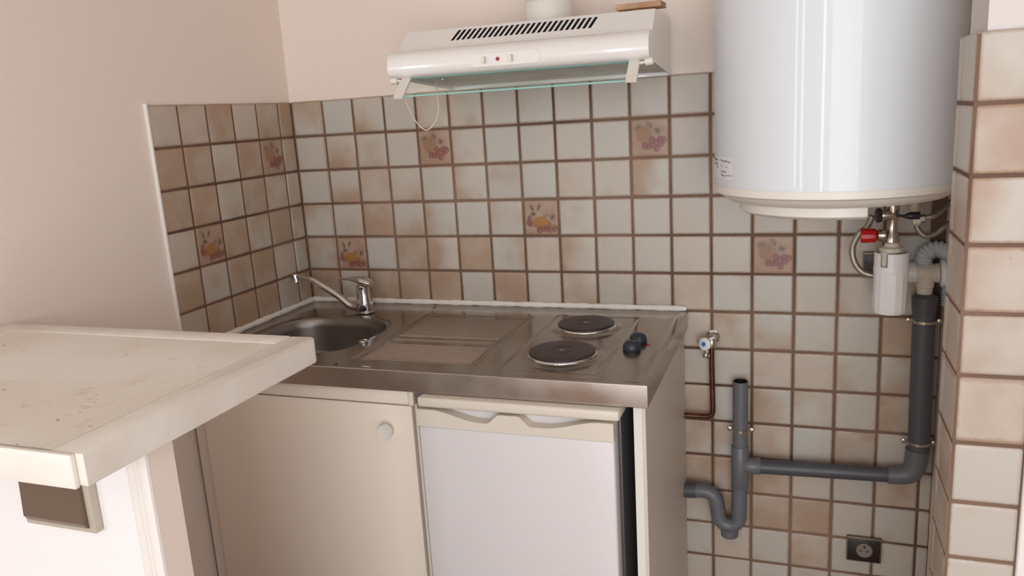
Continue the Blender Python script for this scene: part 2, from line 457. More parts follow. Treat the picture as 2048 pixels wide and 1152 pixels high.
# ------------------------------------------------------------------ breakfast bar at the left
M['bar_paint'] = None
def bar_mat():
    m, nt, N, L, b = nmat('worn_cream_paint')
    tc = N.new('ShaderNodeTexCoord')
    def noise(s, d, r=.5):
        n = N.new('ShaderNodeTexNoise'); n.inputs['Scale'].default_value = s; n.inputs['Detail'].default_value = d; n.inputs['Roughness'].default_value = r
        L.new(tc.outputs['Object'], n.inputs['Vector']); return n.outputs['Fac']
    def mr(v, a, c, t=1.0):
        n = N.new('ShaderNodeMapRange'); n.interpolation_type = 'SMOOTHSTEP'; L.new(v, n.inputs['Value'])
        n.inputs['From Min'].default_value = a; n.inputs['From Max'].default_value = c; n.inputs['To Max'].default_value = t; return n.outputs[0]
    def mul(a, c):
        n = N.new('ShaderNodeMath'); n.operation = 'MULTIPLY'; L.new(a, n.inputs[0]); L.new(c, n.inputs[1]); return n.outputs[0]
    def mix(f, a, c):
        n = N.new('ShaderNodeMix'); n.data_type = 'RGBA'; L.new(f, n.inputs[0])
        for s, x in ((6, a), (7, c)):
            if isinstance(x, tuple): n.inputs[s].default_value = x
            else: L.new(x, n.inputs[s])
        return n.outputs[2]
    base = mix(mr(noise(4, 4), .4, .65), srgb(244, 236, 226), srgb(236, 224, 210))
    sc_ = mul(mr(noise(6, 3), .5, .62), mr(noise(38, 8, .62), .57, .70, .45))
    base = mix(sc_, base, srgb(190, 158, 124))
    nk = mul(mr(noise(3.3, 2), .5, .6), mr(noise(85, 3), .70, .74, .8))
    base = mix(nk, base, srgb(110, 82, 60))
    L.new(base, b.inputs['Base Color']); b.inputs['Roughness'].default_value = .42
    bp = N.new('ShaderNodeBump'); bp.inputs['Strength'].default_value = .35; bp.inputs['Distance'].default_value = .0012
    L.new(noise(30, 7), bp.inputs['Height']); L.new(bp.outputs[0], b.inputs['Normal'])
    return m
M['bar_paint'] = bar_mat()
M['bar_edge'] = simple('white_painted_edging', srgb(242, 234, 224), .4, bump=.3, bscale=60, col2=srgb(232, 221, 208), vscale=9)
SX0, SX1, SY0, SY1, SZ = 0.0, .7245, -1.535, -1.0455, 1.105
t = thing('bar_top', 'cream painted breakfast bar top with worn stained surface on the low wall', 'counter', (0.36, -1.29, 1.0645))
def rounded_rect(x0, x1, y0, y1, r, corners=(1, 1, 1, 1), n=5):
    out = []
    for k, (cx, cy) in enumerate(((x1, y1), (x0, y1), (x0, y0), (x1, y0))):
        sx = 1 if cx == x1 else -1; sy = 1 if cy == y1 else -1
        if not corners[k]: out.append((cx, cy)); continue
        for i in range(n+1):
            a = k*PI/2+i*PI/2/n
            out.append((cx-sx*r+r*math.cos(a), cy-sy*r+r*math.sin(a)))
    return out
def slab_profile(bm, pts, z0, z1, bev=.002):
    extrude_profile(bm, pts, 'z', z0, z1)
    top = [e for e in bm.edges if all(abs(v.co.z-z1) < 1e-6 for v in e.verts) or all(abs(v.co.z-z0) < 1e-6 for v in e.verts)]
    bmesh.ops.bevel(bm, geom=top, offset=bev, segments=2, profile=.5, affect='EDGES')
    return bm
part('board', B(SX0, SX1-.052, SY0+.012, SY1-.045, SZ-.038, SZ-.0002), M['bar_paint'], t)
bm = slab_profile(bmesh.new(), rounded_rect(SX1-.052, SX1, SY0+.0066, SY1, .012, (1, 0, 0, 0)), SZ-.0415, SZ+.0002, .0025)
part('end_strip', bm, M['bar_edge'], t, 40)
bm = B(SX0, SX1-.0525, SY1-.045, SY1, SZ-.0415, SZ+.0012, .0025); part('rear_strip', bm, M['bar_edge'], t, 40)
bm = B(SX0, SX1-.0120, SY0-.001, SY0+.0065, SZ-.043, SZ+.0004, .002); part('front_strip', bm, M['bar_edge'], t, 40)

struct('wall_peninsula', B(-.004, .694, -1.410, -1.366, 0, SZ-.0415), M['wall_white'])
bm = bmesh.new()
prof = [(.655, -1.410), (.655, -1.4118), (.659, -1.4130), (.6630, -1.4130), (.6640, -1.4118), (.6650, -1.4140), (.6710, -1.4145), (.6720, -1.4125), (.6730, -1.4148),
        (.6790, -1.4152), (.6800, -1.4130), (.6815, -1.4160), (.6900, -1.4170), (.6945, -1.4155), (.6955, -1.4125), (.6955, -1.410)]
extrude_profile(bm, prof, 'z', 0, SZ-.043)
struct('trim_3', B(.694, .6955, -1.4095, -1.366, 0, SZ-.043), M['wall'])['label'] = 'pink beige end face of the low wall'
struct('trim_2', bm, M['trim_white'], None, 50)['label'] = 'fluted white moulding on the end of the low wall'

M['brown_plastic'] = simple('brown_metallic_plastic', srgb(118, 99, 84), .33, .25)
M['beige_plastic'] = simple('beige_plastic_frame', srgb(188, 176, 158), .4)
M['cream_plastic'] = simple('aged_cream_plastic', srgb(228, 216, 196), .4)
t = thing('light_switch', 'large brown rocker light switch in beige frame under the bar top', 'light switch', (.52, -1.41, .98))
bm = B(.462, .594, -1.424, -1.4102, .927, 1.052, .002); part('frame', bm, M['beige_plastic'], t, 40)
bm = bmesh.new()
extrude_profile(bm, [(-1.4245, .935), (-1.4275, .936), (-1.4325, .944), (-1.4300, .990), (-1.4325, 1.036), (-1.4275, 1.044), (-1.4245, 1.045)], 'x', .4705, .5835)
part('rocker', bm, M['brown_plastic'], t, 30)

# ------------------------------------------------------------------ base cabinet and refrigerator
M['laminate'] = simple('cream_laminate', srgb(244, 229, 212), .42, bump=.08, bscale=500)
M['laminate_side'] = simple('grey_cream_laminate', srgb(216, 203, 190), .42)
M['laminate_white'] = simple('white_laminate_edge', srgb(232, 226, 216), .4)
YF = -.605
t = thing('sink_cabinet', 'cream laminate base cabinet with one door under the sink', 'cabinet', (.34, -.3, 0))
bm = bmesh.new()
box(bm, .048, .062, -.585, -.02, .10, .846); box(bm, .642, .658, -.585, -.02, .10, .846); box(bm, .062, .642, -.585, -.02, .10, .116)
box(bm, .050, .642, -.03, -.02, .116, .84); box(bm, .050, .642, -.55, -.53, 0, .10)
part('body', bm, M['laminate'], t)
part('front_panel', B(.036, .6465, YF, YF+.018, .8095, .8465, .0015), M['laminate'], t, 40)
part('end_post', B(.647, .6595, YF+.0005, YF+.018, .8075, .8465, .0015), M['laminate'], t, 40)
d = part('door', B(.040, .6535, YF, YF+.018, .105, .8060, .0025), M['laminate'], t, 40)
part('knob', LT([(.007, 0), (.0085, .006), (.0135, .013), (.0182, .018), (.0186, .0215), (.0172, .0245), (.0165, .0235), (.012, .0228), (0.001, .0225)], (.590, YF, .7475), (0, -1, 0), 28), M['laminate_white'], d, 35)

t = thing('filler_strip', 'narrow painted filler strip between sink cabinet and tiled left wall', 'panel', (.017, -.57, 0))
part('board', B(.0025, .0350, -.596, -.584, .02, .8465), M['wall'], t)
t = thing('side_panel', 'tall white edged laminate end panel right of the refrigerator', 'panel', (1.185, -.3, 0))
bm = bmesh.new(); box(bm, 1.1775, 1.1995, -.596, -.008, 0, .8465); part('board', bm, M['laminate_side'], t)
part('edge_band', B(1.1745, 1.1925, -.5985, -.596, 0, .8465), M['laminate_white'], t)

M['fridge'] = simple('white_enamelled_steel', srgb(226, 220, 218), .28, bump=.04, bscale=300)
M['fridge_trim'] = simple('cream_refrigerator_plastic', srgb(226, 214, 198), .35)
M['fridge_side'] = simple('dark_grey_cabinet_paint', srgb(84, 80, 80), .4)
M['gasket'] = simple('grey_door_gasket', srgb(120, 112, 108), .5)
t = thing('refrigerator', 'small white under-counter refrigerator with scooped handle strip', 'refrigerator', (.917, -.33, 0))
FX0, FX1 = .6875, 1.1445
part('body', B(FX0+.002, FX1, -.585, -.06, .03, .82, .003), M['fridge_side'], t, 40, 'dark grey side walls of the refrigerator body')
for fx in (FX0+.03, FX1-.05):
    for fy in (-.55, -.12): part('foot', LT([(.014, 0), (.014, .03)], (fx, fy, 0.0), n=12), M['gasket'], t)
bm = B(FX0, FX1+.008, -.640, -.06, .8205, .8440, .006, 3); part('top', bm, M['fridge_trim'], t, 40)
dr = part('door', B(FX0-.001, FX1-.004, -.640, -.597, .06, .7755, .005, 3), M['fridge'], t, 40)
part('gasket', B(FX0+.004, FX1-.004, -.597, -.585, .065, .815), M['gasket'], t)
# handle strip with two scooped grips
bm = bmesh.new(); xs = [FX0-.001+(FX1-.003-FX0)*i/96 for i in range(97)]
def scoop(x):
    u = (x-FX0)/(FX1-FX0-.004)
    def dip(a, b, c, d):    # slow fall from a, fast rise to d
        if u <= a or u >= d: return 0
        if u < b: s = (u-a)/(b-a); return s*s*(3-2*s)
        if u < c: return 1
        s = (d-u)/(d-c); return s*s*(3-2*s)
    return .022*max(dip(.07, .34, .37, .44), dip(.53, .60, .66, .94))
top = [.8165-scoop(x) for x in xs]
A = [bm.verts.new((x, -.6415, z)) for x, z in zip(xs, top)]; D = [bm.verts.new((x, -.6415, .7760)) for x in xs]
A2 = [bm.verts.new((x, -.612, z)) for x, z in zip(xs, top)]; D2 = [bm.verts.new((x, -.612, .7760)) for x in xs]
for i in range(96):
    for p, q in ((A, D), (D, D2), (D2, A2), (A2, A)): bm.faces.new((p[i], p[i+1], q[i+1], q[i]))
bm.faces.new((A[0], D[0], D2[0], A2[0])); bm.faces.new((A[-1], D[-1], D2[-1], A2[-1]))
part('handle', bm, M['fridge_trim'], dr, 30, 'cream handle strip with two scooped grips')
part('grip_recess', B(FX0+.002, FX1-.006, -.6118, -.598, .7762, .8165), M['fridge'], dr)

# ------------------------------------------------------------------ stainless worktop with sink, drainer and hob
def steel_mat(name, col, rough, aniso=0.0, scale=(1, 60, 60), bump=.1):
    m, nt, N, L, b = nmat(name)
    tc = N.new('ShaderNodeTexCoord'); mp = N.new('ShaderNodeMapping'); L.new(tc.outputs['Object'], mp.inputs[0]); mp.inputs['Scale'].default_value = scale
    n = N.new('ShaderNodeTexNoise'); n.inputs['Scale'].default_value = 12; n.inputs['Detail'].default_value = 5; L.new(mp.outputs[0], n.inputs['Vector'])
    n2 = N.new('ShaderNodeTexNoise'); n2.inputs['Scale'].default_value = 9; n2.inputs['Detail'].default_value = 5; L.new(tc.outputs['Object'], n2.inputs['Vector'])
    r = N.new('ShaderNodeMapRange'); L.new(n2.outputs['Fac'], r.inputs['Value']); r.inputs['From Min'].default_value = .3; r.inputs['From Max'].default_value = .7
    r.inputs['To Min'].default_value = rough*.75; r.inputs['To Max'].default_value = rough*1.3
    L.new(r.outputs[0], b.inputs['Roughness'])
    b.inputs['Metallic'].default_value = 1; b.inputs['Base Color'].default_value = col; b.inputs['Anisotropic'].default_value = aniso
    bp = N.new('ShaderNodeBump'); bp.inputs['Strength'].default_value = bump; bp.inputs['Distance'].default_value = .0003
    L.new(n.outputs['Fac'], bp.inputs['Height']); L.new(bp.outputs[0], b.inputs['Normal'])
    return m
M['steel'] = steel_mat('brushed_stainless_steel', srgb(168, 158, 150), .20)
M['steel_apron'] = steel_mat('satin_stainless_steel', srgb(186, 174, 166), .30)
M['steel_sink'] = steel_mat('dull_sink_steel', srgb(150, 144, 140), .34, scale=(20, 20, 20))
M['chrome'] = simple('chrome', srgb(214, 212, 210), .09, 1)
M['iron'] = simple('brown_black_cast_iron', srgb(62, 50, 48), .38, .1, bump=.15, bscale=500)
M['knob_plastic'] = simple('blue_grey_plastic', srgb(50, 53, 60), .38)
M['red_lens'] = simple('red_indicator_lens', srgb(190, 30, 24), .2)
ZT = .8935
WX0, WX1, WY0, WY1 = .003, 1.2065, -.6165, -.004
def sstep(a, b, x):
    t_ = max(0, min(1, (x-a)/(b-a))); return t_*t_*(3-2*t_)
def drain_edges(y):
    f = (y+.53)/(.38)                 # the grooved panel is a slanting field beside the bowl
    return .462+.0*f, .800
def wt_height(x, y):
    e = min(x-WX0, WX1-x, y-WY0, WY1-y)
    h = .0035*(1-sstep(.010, .028, e))            # raised outer border
    # hob pressing
    hx = min(x-.855, 1.095-x); hy = min(y+.565, -.075-y); m_ = min(hx, hy)
    h -= .0022*sstep(0, .010, m_)
    for cx, cy, r in ((.968, -.185, .075), (.974, -.433, .079)):
        d_ = math.hypot(x-cx, y-cy); h += .0045*(1-sstep(r+.004, r+.022, d_))
    # drainer: recess with ridges running left to right
    a, b = drain_edges(y); m_ = min(x-a, b-x, y+.545, -.105-y)
    rec = sstep(0, .012, m_); h -= .004*rec
    if m_ > .012 and -.528 < y < -.13:
        gap = (-.352 < y < -.327) or (-.395 < y < -.372)
        if not gap: h += .0030*(0.5+0.5*math.cos(2*PI*(y)/.0125))**1.0*sstep(.012, .026, m_)
    return h
t = thing('worktop', 'stainless steel kitchenette worktop with sink, ribbed drainer and electric hob', 'worktop', (.6, -.31, .848))
# sink bowl outline
SCX, SCY, SA, SB = .238, -.340, .178, .172
def sink_pt(th, k=1.0, inset=0.0):
    c_, s_ = math.cos(th), math.sin(th); n_ = 3.2
    r = (abs(c_/(SA-inset))**n_+abs(s_/(SB-inset))**n_)**(-1/n_)
    return Vector((SCX+r*c_, SCY+r*s_, 0))
NS = 128; XS = .452
bm = bmesh.new(); rings = []
def rect_pt(th):
    c_, s_ = math.cos(th), math.sin(th)
    tx = ((XS-SCX) if c_ > 0 else (SCX-WX0))/max(1e-9, abs(c_)); ty = ((WY1-SCY) if s_ > 0 else (SCY-WY0))/max(1e-9, abs(s_))
    k = min(tx, ty); return Vector((SCX+c_*k, SCY+s_*k, 0))
# angles that hit the rectangle corners exactly
ang = sorted(set([round(2*PI*i/NS, 6) for i in range(NS)]+[round(math.atan2(y-SCY, x-SCX) % (2*PI), 6) for x in (WX0, XS) for y in (WY0, WY1)]))
for k in range(25):
    f = k/24; ring = []
    for a_ in ang:
        p = sink_pt(a_).lerp(rect_pt(a_), f)
        dd = (p-sink_pt(a_)).length
        h = wt_height(p.x, p.y)*(1 if k else 0) - .003*(1-sstep(0, .014, dd))
        ring.append(bm.verts.new((p.x, p.y, ZT+h)))
    rings.append(ring)
n_ = len(ang)
for a_, b_ in zip(rings, rings[1:]):
    for i in range(n_): bm.faces.new((a_[i], a_[(i+1) % n_], b_[(i+1) % n_], b_[i]))
nx, ny = 250, 246
grid = [[bm.verts.new((XS+(WX1-XS)*i/nx, WY0+(WY1-WY0)*j/ny, 0)) for j in range(ny+1)] for i in range(nx+1)]
for col_ in grid:
    for v in col_: v.co.z = ZT+wt_height(v.co.x, v.co.y)
for i in range(nx):
    for j in range(ny): bm.faces.new((grid[i][j], grid[i+1][j], grid[i+1][j+1], grid[i][j+1]))
me_ = part('top_sheet', bm, M['steel'], t, 60)
# folded apron: rounded nose, 46 mm drop, small return underneath; wraps the front and the free right end
nose = [(0, .0035), (.0012, .0032), (.0020, .0022), (.0024, .0008), (.0024, -.0455), (.0010, -.0470), (-.016, -.0470)]
bm = bmesh.new()
path = [((WX0, WY0), (0, -1)), ((WX1, WY0), (1, -1)), ((WX1, WY1), (1, 0))]
rr = [[bm.verts.new((px+ox*d_, py+oy*d_, ZT+h)) for d_, h in nose] for (px, py), (ox, oy) in path]
for a_, b_ in zip(rr, rr[1:]):
    for i in range(len(nose)-1): bm.faces.new((a_[i], a_[i+1], b_[i+1], b_[i]))
part('apron', bm, M['steel_apron'], t, 35)
bm = bmesh.new(); rings = []
for ins, dz in ((0, -.003), (.003, -.0045), (.007, -.010), (.010, -.03), (.014, -.10), (.022, -.125), (.045, -.140), (.09, -.145), (.135, -.147)):
    rings.append([bm.verts.new(sink_pt(2*PI*i/96, 1, ins)+Vector((0, 0, ZT+dz))) for i in range(96)])
for a_, b_ in zip(rings, rings[1:]):
    for i in range(96): bm.faces.new((a_[i], a_[(i+1) % 96], b_[(i+1) % 96], b_[i]))
bm.faces.new(rings[-1])
bowl = part('sink_bowl', bm, M['steel_sink'], t, 50)
part('drain', LT([(.032, .0), (.032, .002), (.024, .0025), (.022, .0005), (.004, .001)], (SCX, SCY, ZT-.147), n=32), M['chrome'], bowl, 30)
part('overflow_cap', LT([(.0125, 0), (.013, .003), (.010, .006), (.002, .0065)], (.424, -.410, ZT+.0005), n=24), M['chrome'], t, 40, 'small chrome plug knob at the front corner of the sink')
for (cx, cy, r) in ((.968, -.185, .075), (.974, -.433, .079)):
    z0 = ZT+.0015
    hp = part('hotplate', LT([(r-.006, .0), (r, .003), (r+.0005, .0085), (r-.0015, .0108), (r-.006, .0116), (.030, .0114), (.0285, .0105), (.022, .0105), (.0205, .0114), (.004, .0112)], (cx, cy, z0), n=64), M['iron'], t, 30)
    part('trim_ring', LT([(r+.0045, .0005), (r+.0038, .0035), (r+.001, .0055), (r-.002, .0060)], (cx, cy, z0), n=64, cap=False), M['chrome'], hp, 60)
    part('centre_mark', LT([(.0105, .0102), (.0105, .0112), (.002, .0113)], (cx, cy, z0), n=24), M['steel_sink'], hp, 30)
for k, (cx, cy) in enumerate(((1.1265, -.366), (1.1290, -.300))):
    kn = part('hob_knob', LT([(.0205, .0), (.0215, .002), (.0213, .008), (.0200, .013), (.0170, .0180), (.0120, .0210), (.006, .0222), (.001, .0224)], (cx, cy, ZT-.0005), n=36), M['knob_plastic'], t, 35)
    part('grip_ridge', B(cx-.0125, cx+.0125, cy-.0018, cy+.0018, ZT+.016, ZT+.0228, .0010), M['knob_plastic'], kn, 40)
part('indicator_lens', LT([(.0045, 0), (.0042, .002), (.002, .0032), (.0005, .0033)], (1.1586, -.3245, ZT-.0003), n=16), M['red_lens'], t, 40, 'small red indicator light')

M['sealant'] = simple('white_silicone_sealant', srgb(240, 232, 222), .4, bump=.3, bscale=60)
def bead(name, pts, label, r=.0075):
    P = [Vector(p) for p in pts]; L_ = []
    for a_, b_ in zip(P, P[1:]):
        n_ = max(2, int((b_-a_).length/.012))
        for k in range(n_): L_.append(a_.lerp(b_, k/n_))
    L_.append(P[-1])
    bm = TB(L_, lambda i, s: r*(1+.12*math.sin(i*1.7)+.10*math.sin(i*.61+1)), n=10)
    return tag(obj(name, bm, M['sealant'], None, 60), label, 'sealant')
bead('sealant_bead', [(.008, -.0060, .9040), (1.206, -.0060, .9040)], 'white silicone bead between steel worktop and rear tiles', .0085)
bead('sealant_bead', [(.0065, -.014, .9040), (.0065, -.590, .9040)], 'white silicone bead between steel worktop and left wall tiles', .0085)

# ------------------------------------------------------------------ mixer tap
t = thing('mixer_tap', 'chrome single lever mixer tap with long swivel spout behind the sink', 'tap', (.262, -.118, .8965))
cx, cy, cz = .262, -.118, .8965
part('base_ring', LT([(.0285, 0), (.0285, .003), (.026, .005)], (cx, cy, cz), n=32), M['chrome'], t, 30)
part('body', LT([(.0255, .004), (.0265, .012), (.0250, .030), (.0225, .055), (.0215, .072), (.0220, .080), (.018, .084)], (cx, cy, cz), n=40), M['chrome'], t, 40)
sp = [(cx-.010, cy, cz+.014), (0.2154, -0.1180, 0.9135), (0.1783, -0.1180, 0.9409), (0.1287, -0.1180, 0.9698), (0.0901, -0.1180, 0.9897), (0.0641, -0.1180, 0.9980), (0.0429, -0.1180, 1.0024), (0.0265, -0.1180, 1.0030)]
s_ = part('spout', TB(smoothpath(sp, 6), lambda i, s: max(.0088, .0125-s*.02), n=18), M['chrome'], t, 60)
q = Vector((0.0267, -0.1180, 1.0046))
part('aerator', LT([(.0105, .006), (.0118, .002), (.0120, -.010), (.0125, -.012), (.0125, -.019), (.0105, -.021)], q, n=28), M['chrome'], s_, 35)
bm = bmesh.new(); rings = []
lv = [(.030, .089, .0165, .0085), (.018, .093, .021, .011), (.0, .096, .022, .012), (-.018, .100, .019, .008), (-.040, .102, .013, .0045), (-.070, .1010, .0095, .0032), (-.084, .1000, .0075, .0026), (-.088, .0998, .004, .0015)]
for x, z, wy, hz in lv:
    rings.append([bm.verts.new((cx+x, cy+wy*math.cos(2*PI*i/20), cz+z+hz*math.sin(2*PI*i/20))) for i in range(20)])
for a_, b_ in zip(rings, rings[1:]):
    for i in range(20): bm.faces.new((a_[i], a_[(i+1) % 20], b_[(i+1) % 20], b_[i]))
bm.faces.new(rings[0]); bm.faces.new(rings[-1])
part('lever', bm, M['chrome'], t, 50)

# ------------------------------------------------------------------ cooker hood
M['hood'] = simple('white_hood_enamel', srgb(238, 231, 224), .20, coat=.4)
M['hood_plastic'] = simple('cream_hood_plastic', srgb(230, 222, 208), .35)
M['filter_metal'] = simple('grey_greasy_filter', srgb(206, 200, 192), .42, .2, var=.3, vscale=7, col2=srgb(176, 168, 158), detail=7)
M['red_button'] = simple('red_button', srgb(170, 40, 44), .3)
HW = .606
hood = thing('cooker_hood', 'white enamel cooker hood with glass visor mounted above the hob', 'cooker hood', (1.1725, -.0, 1.53))
hood.rotation_euler = (0, 0, math.radians(2.6))
# everything below is in the hood's own frame: x from -HW (left) to 0 (right), y towards the room, z up
def hpart(name, bm, m, parent=None, smooth=None, label=None):
    o = obj(name, bm, m, parent or hood, smooth)
    if label: o['label'] = label
    return o
yb = .001
front = [(-.352, .0860), (-.368, .0850), (-.388, .0838), (-.402, .0790), (-.4125, .0700), (-.4180, .0585), (-.4200, .0460), (-.4180, .0350), (-.4120, .0275), (-.4020, .0235), (-.3900, .0225)]
SL0, SL1 = (-.288, .1340), (-.346, .0890)        # the sloping grille face
shell_prof = [(yb, .142), SL0]                    # top
bm = bmesh.new()
def strip(prof, x0, x1):
    A_ = [bm.verts.new((x0, y, z)) for y, z in prof]; B_ = [bm.verts.new((x1, y, z)) for y, z in prof]
    for i in range(len(prof)-1): bm.faces.new((A_[i], A_[i+1], B_[i+1], B_[i]))
strip([(yb, -.001), (yb, .140), (SL0[0], .1365), (SL0[0]-.003, SL0[1])], -HW, 0)
lip = [SL1]+front+[(-.385, .0260), (-.385, .0380)]
strip(lip, -HW, 0)
full = [(yb, -.001), (yb, .140), (SL0[0], .1365), (SL0[0]-.003, SL0[1]), SL1]+front
for x in (-HW, 0):      # side cheeks, a millimetre thick
    s = 1 if x < -.1 else -1
    for xx in (x, x+s*.0012): bm.faces.new([bm.verts.new((xx, y, z)) for y, z in full])
body = hpart('housing', bm, M['hood'], None, 38)
hpart('filter', B(-HW+.004, -.004, -.384, -.002, .0070, .0095) if False else quadslab(bmesh.new(), [(-HW+.003, -.384, .0300), (-.003, -.384, .0300), (-.003, -.003, .0080), (-HW+.003, -.003, .0080)], .002), M['filter_metal'], None)
# slotted sloping face, real openings
def on_slope(x, v): return (x, SL0[0]-.003+(SL1[0]-SL0[0]+.003)*v, SL0[1]+(SL1[1]-SL0[1])*v)
bm = bmesh.new(); quadslab(bm, [on_slope(-HW, 0), on_slope(0, 0), on_slope(0, .10), on_slope(-HW, .10)], -.001)
quadslab(bm, [on_slope(-HW, .68), on_slope(0, .68), on_slope(0, 1), on_slope(-HW, 1)], -.001)
NSL = 26; xs0, pitch, wid, sk = -.4785, .01325, .0080, .0115
def px_(k, v): return xs0+k*pitch + sk*(1-(v-.10)/.58)
quadslab(bm, [on_slope(-HW, .10), on_slope(px_(0, .10), .10), on_slope(px_(0, .68), .68), on_slope(-HW, .68)], -.001)
for k in range(NSL):
    a_ = px_(k, .10)+wid; b_ = px_(k, .68)+wid
    c_ = px_(k+1, .10) if k < NSL-1 else 0; d_ = px_(k+1, .68) if k < NSL-1 else 0
    quadslab(bm, [on_slope(a_, .10), on_slope(c_, .10), on_slope(d_, .68), on_slope(b_, .68)], -.001)
gr = hpart('vent_grille', bm, M['hood'], None)
hpart('hood_shade_sheet', quadslab(bmesh.new(), [(-.52, -.30, .085), (-.06, -.30, .085), (-.06, -.12, .085), (-.52, -.12, .085)], .001), M['slot_shade'])  # dark sheet standing in for the shade inside the hood
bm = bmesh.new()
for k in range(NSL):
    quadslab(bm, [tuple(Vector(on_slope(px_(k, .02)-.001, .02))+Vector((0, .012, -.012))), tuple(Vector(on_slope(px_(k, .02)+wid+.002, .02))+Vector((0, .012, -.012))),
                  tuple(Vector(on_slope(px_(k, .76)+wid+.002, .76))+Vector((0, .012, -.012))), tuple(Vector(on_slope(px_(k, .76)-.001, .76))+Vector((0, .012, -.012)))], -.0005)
hpart('slot_shadow_plate', bm, M['slot_shade'], gr)['kind'] = 'stuff'
# control plate and buttons
bm = bmesh.new(); pts = rounded_rect(-.3985, -.2360, .0335, .0610, .0135, n=8)
extrude_profile(bm, pts, 'y', -.4212, -.4160)
cp = hpart('control_plate', bm, M['hood'], None, 40)
for x in (-.3655, -.3020):
    b1 = hpart('button', LT([(.0085, 0), (.0085, .0015), (.0075, .0022), (.001, .0022)], (x, -.4210, .0475), (0, -1, 0), 24), M['hood_plastic'], cp, 30)
    hpart('switch_bar', B(x+.001, x+.0035, -.4262, -.4212, .040, .055, .0006, 1), M['beige_plastic'], b1, 30)
hpart('indicator_lens', LT([(.0042, 0), (.0042, .002), (.002, .0032), (.0005, .0033)], (-.3335, -.4210, .0478), (0, -1, 0), 18), M['red_button'], cp, 40, 'small round red indicator')
# glass visor on two swinging brackets with thumb screws
mg, nt_, N_, L_, b_ = nmat('green_tinted_glass')
b_.inputs['Base Color'].default_value = (.90, 1, .97, 1); b_.inputs['Transmission Weight'].default_value = 1; b_.inputs['Roughness'].default_value = .03; b_.inputs['IOR'].default_value = 1.45
M['glass'] = mg
M['glass_edge'] = simple('sea_green_glass_edge', srgb(150, 196, 184), .25)
gv = hpart('glass_visor', quadslab(bmesh.new(), [(-HW+.045, -.392, .0215), (-.030, -.392, .0215), (-.030, -.441, -.0185), (-HW+.045, -.441, -.0185)], .0035), M['glass'])
for yy, zz in ((-.392, .0215), (-.441, -.0185)):
    n_ = Vector((0, .040, -.049)).normalized()
    hpart('glass_edge', TB([(-HW+.045, yy+.0011, zz-.0014), (-.030, yy+.0011, zz-.0014)], .0021, n=6), M['glass_edge'], gv, 60, 'pale green polished edge of the glass')
for x in (-HW+.036, -.034):
    br = hpart('visor_bracket', quadslab(bmesh.new(), [(x-.0115, -.384, .0255), (x+.0115, -.384, .0255), (x+.0115, -.449, -.0240), (x-.0115, -.449, -.0240)], -.005), M['hood_plastic'])
    s = -1 if x < -.3 else 1
    hpart('thumb_screw', LT([(.0035, 0), (.0035, .012), (.0085, .013), (.0088, .028), (.007, .030)], (x+s*.0105, -.395, .0165), (s, 0, .12), 18), M['hood_plastic'], br, 35)
hpart('knob', LT([(.004, 0), (.004, .003), (.001, .004)], (-.50, -.34, .018), (0, 0, -1), 12), M['chrome'])

# round extract duct rising from the hood
M['duct'] = simple('white_pvc_duct', srgb(226, 220, 208), .4)
t = thing('extract_duct', 'white round stepped extract duct rising from the cooker hood', 'duct', (.8955, -.150, 1.670))
part('collar', LT([(.0610, 0), (.0610, .050), (.0585, .054), (.0565, .055)], (.8955, -.150, 1.6695), n=40), M['duct'], t, 35)
part('reducer', LT([(.0500, .0), (.0530, .003), (.0530, .014), (.0500, .016)], (.8955, -.150, 1.7225), n=40), M['duct'], t, 35)
part('pipe', LT([(.0470, 0), (.0470, .762)], (.8955, -.150, 1.738), n=40), M['duct'], t, 35)

# wooden offcuts on top of the hood
M['wood'] = simple('light_brown_wood', srgb(204, 164, 126), .55, bump=.3, bscale=40, col2=srgb(178, 134, 98), vscale=14)
def woodpiece(name, label, cx_, cy_, cz_, lx, ly, lz, rz):
    o = tag(obj(name, B(-lx/2, lx/2, -ly/2, ly/2, 0, lz, .0015, 1), M['wood']), label, 'wood block', None)
    o.location = (cx_, cy_, cz_); o.rotation_euler = (0, 0, rz); return o
woodpiece('wood_offcut', 'short light wood block under the longer board on the hood', 1.142, -.190, 1.6705, .050, .045, .0070, .1)
woodpiece('wood_offcut', 'long light brown board lying across the top right of the hood', 1.135, -.192, 1.6778, .108, .060, .0130, -.04)

# pull cord hanging in a loop from the hood
M['cord'] = simple('cream_cord', srgb(226, 208, 180), .6)
cp_ = [(.5815+.002, -.335, 1.553), (0.5710, -0.3350, 1.5174), (0.5763, -0.3350, 1.4868), (0.5912, -0.3350, 1.4555), (0.6061, -0.3350, 1.4377), (0.6206, -0.3350, 1.4296), (0.6378, -0.3350, 1.4385), (0.6518, -0.3350, 1.4583), (0.6580, -0.3350, 1.4820), (0.6568, -0.3350, 1.5144), (0.6576, -0.3350, 1.5534)]
tag(obj('pull_cord', TB(smoothpath(cp_, 8), .0016, n=8), M['cord'], None, 60), 'cream cord hanging in a loop below the left end of the hood', 'cord')

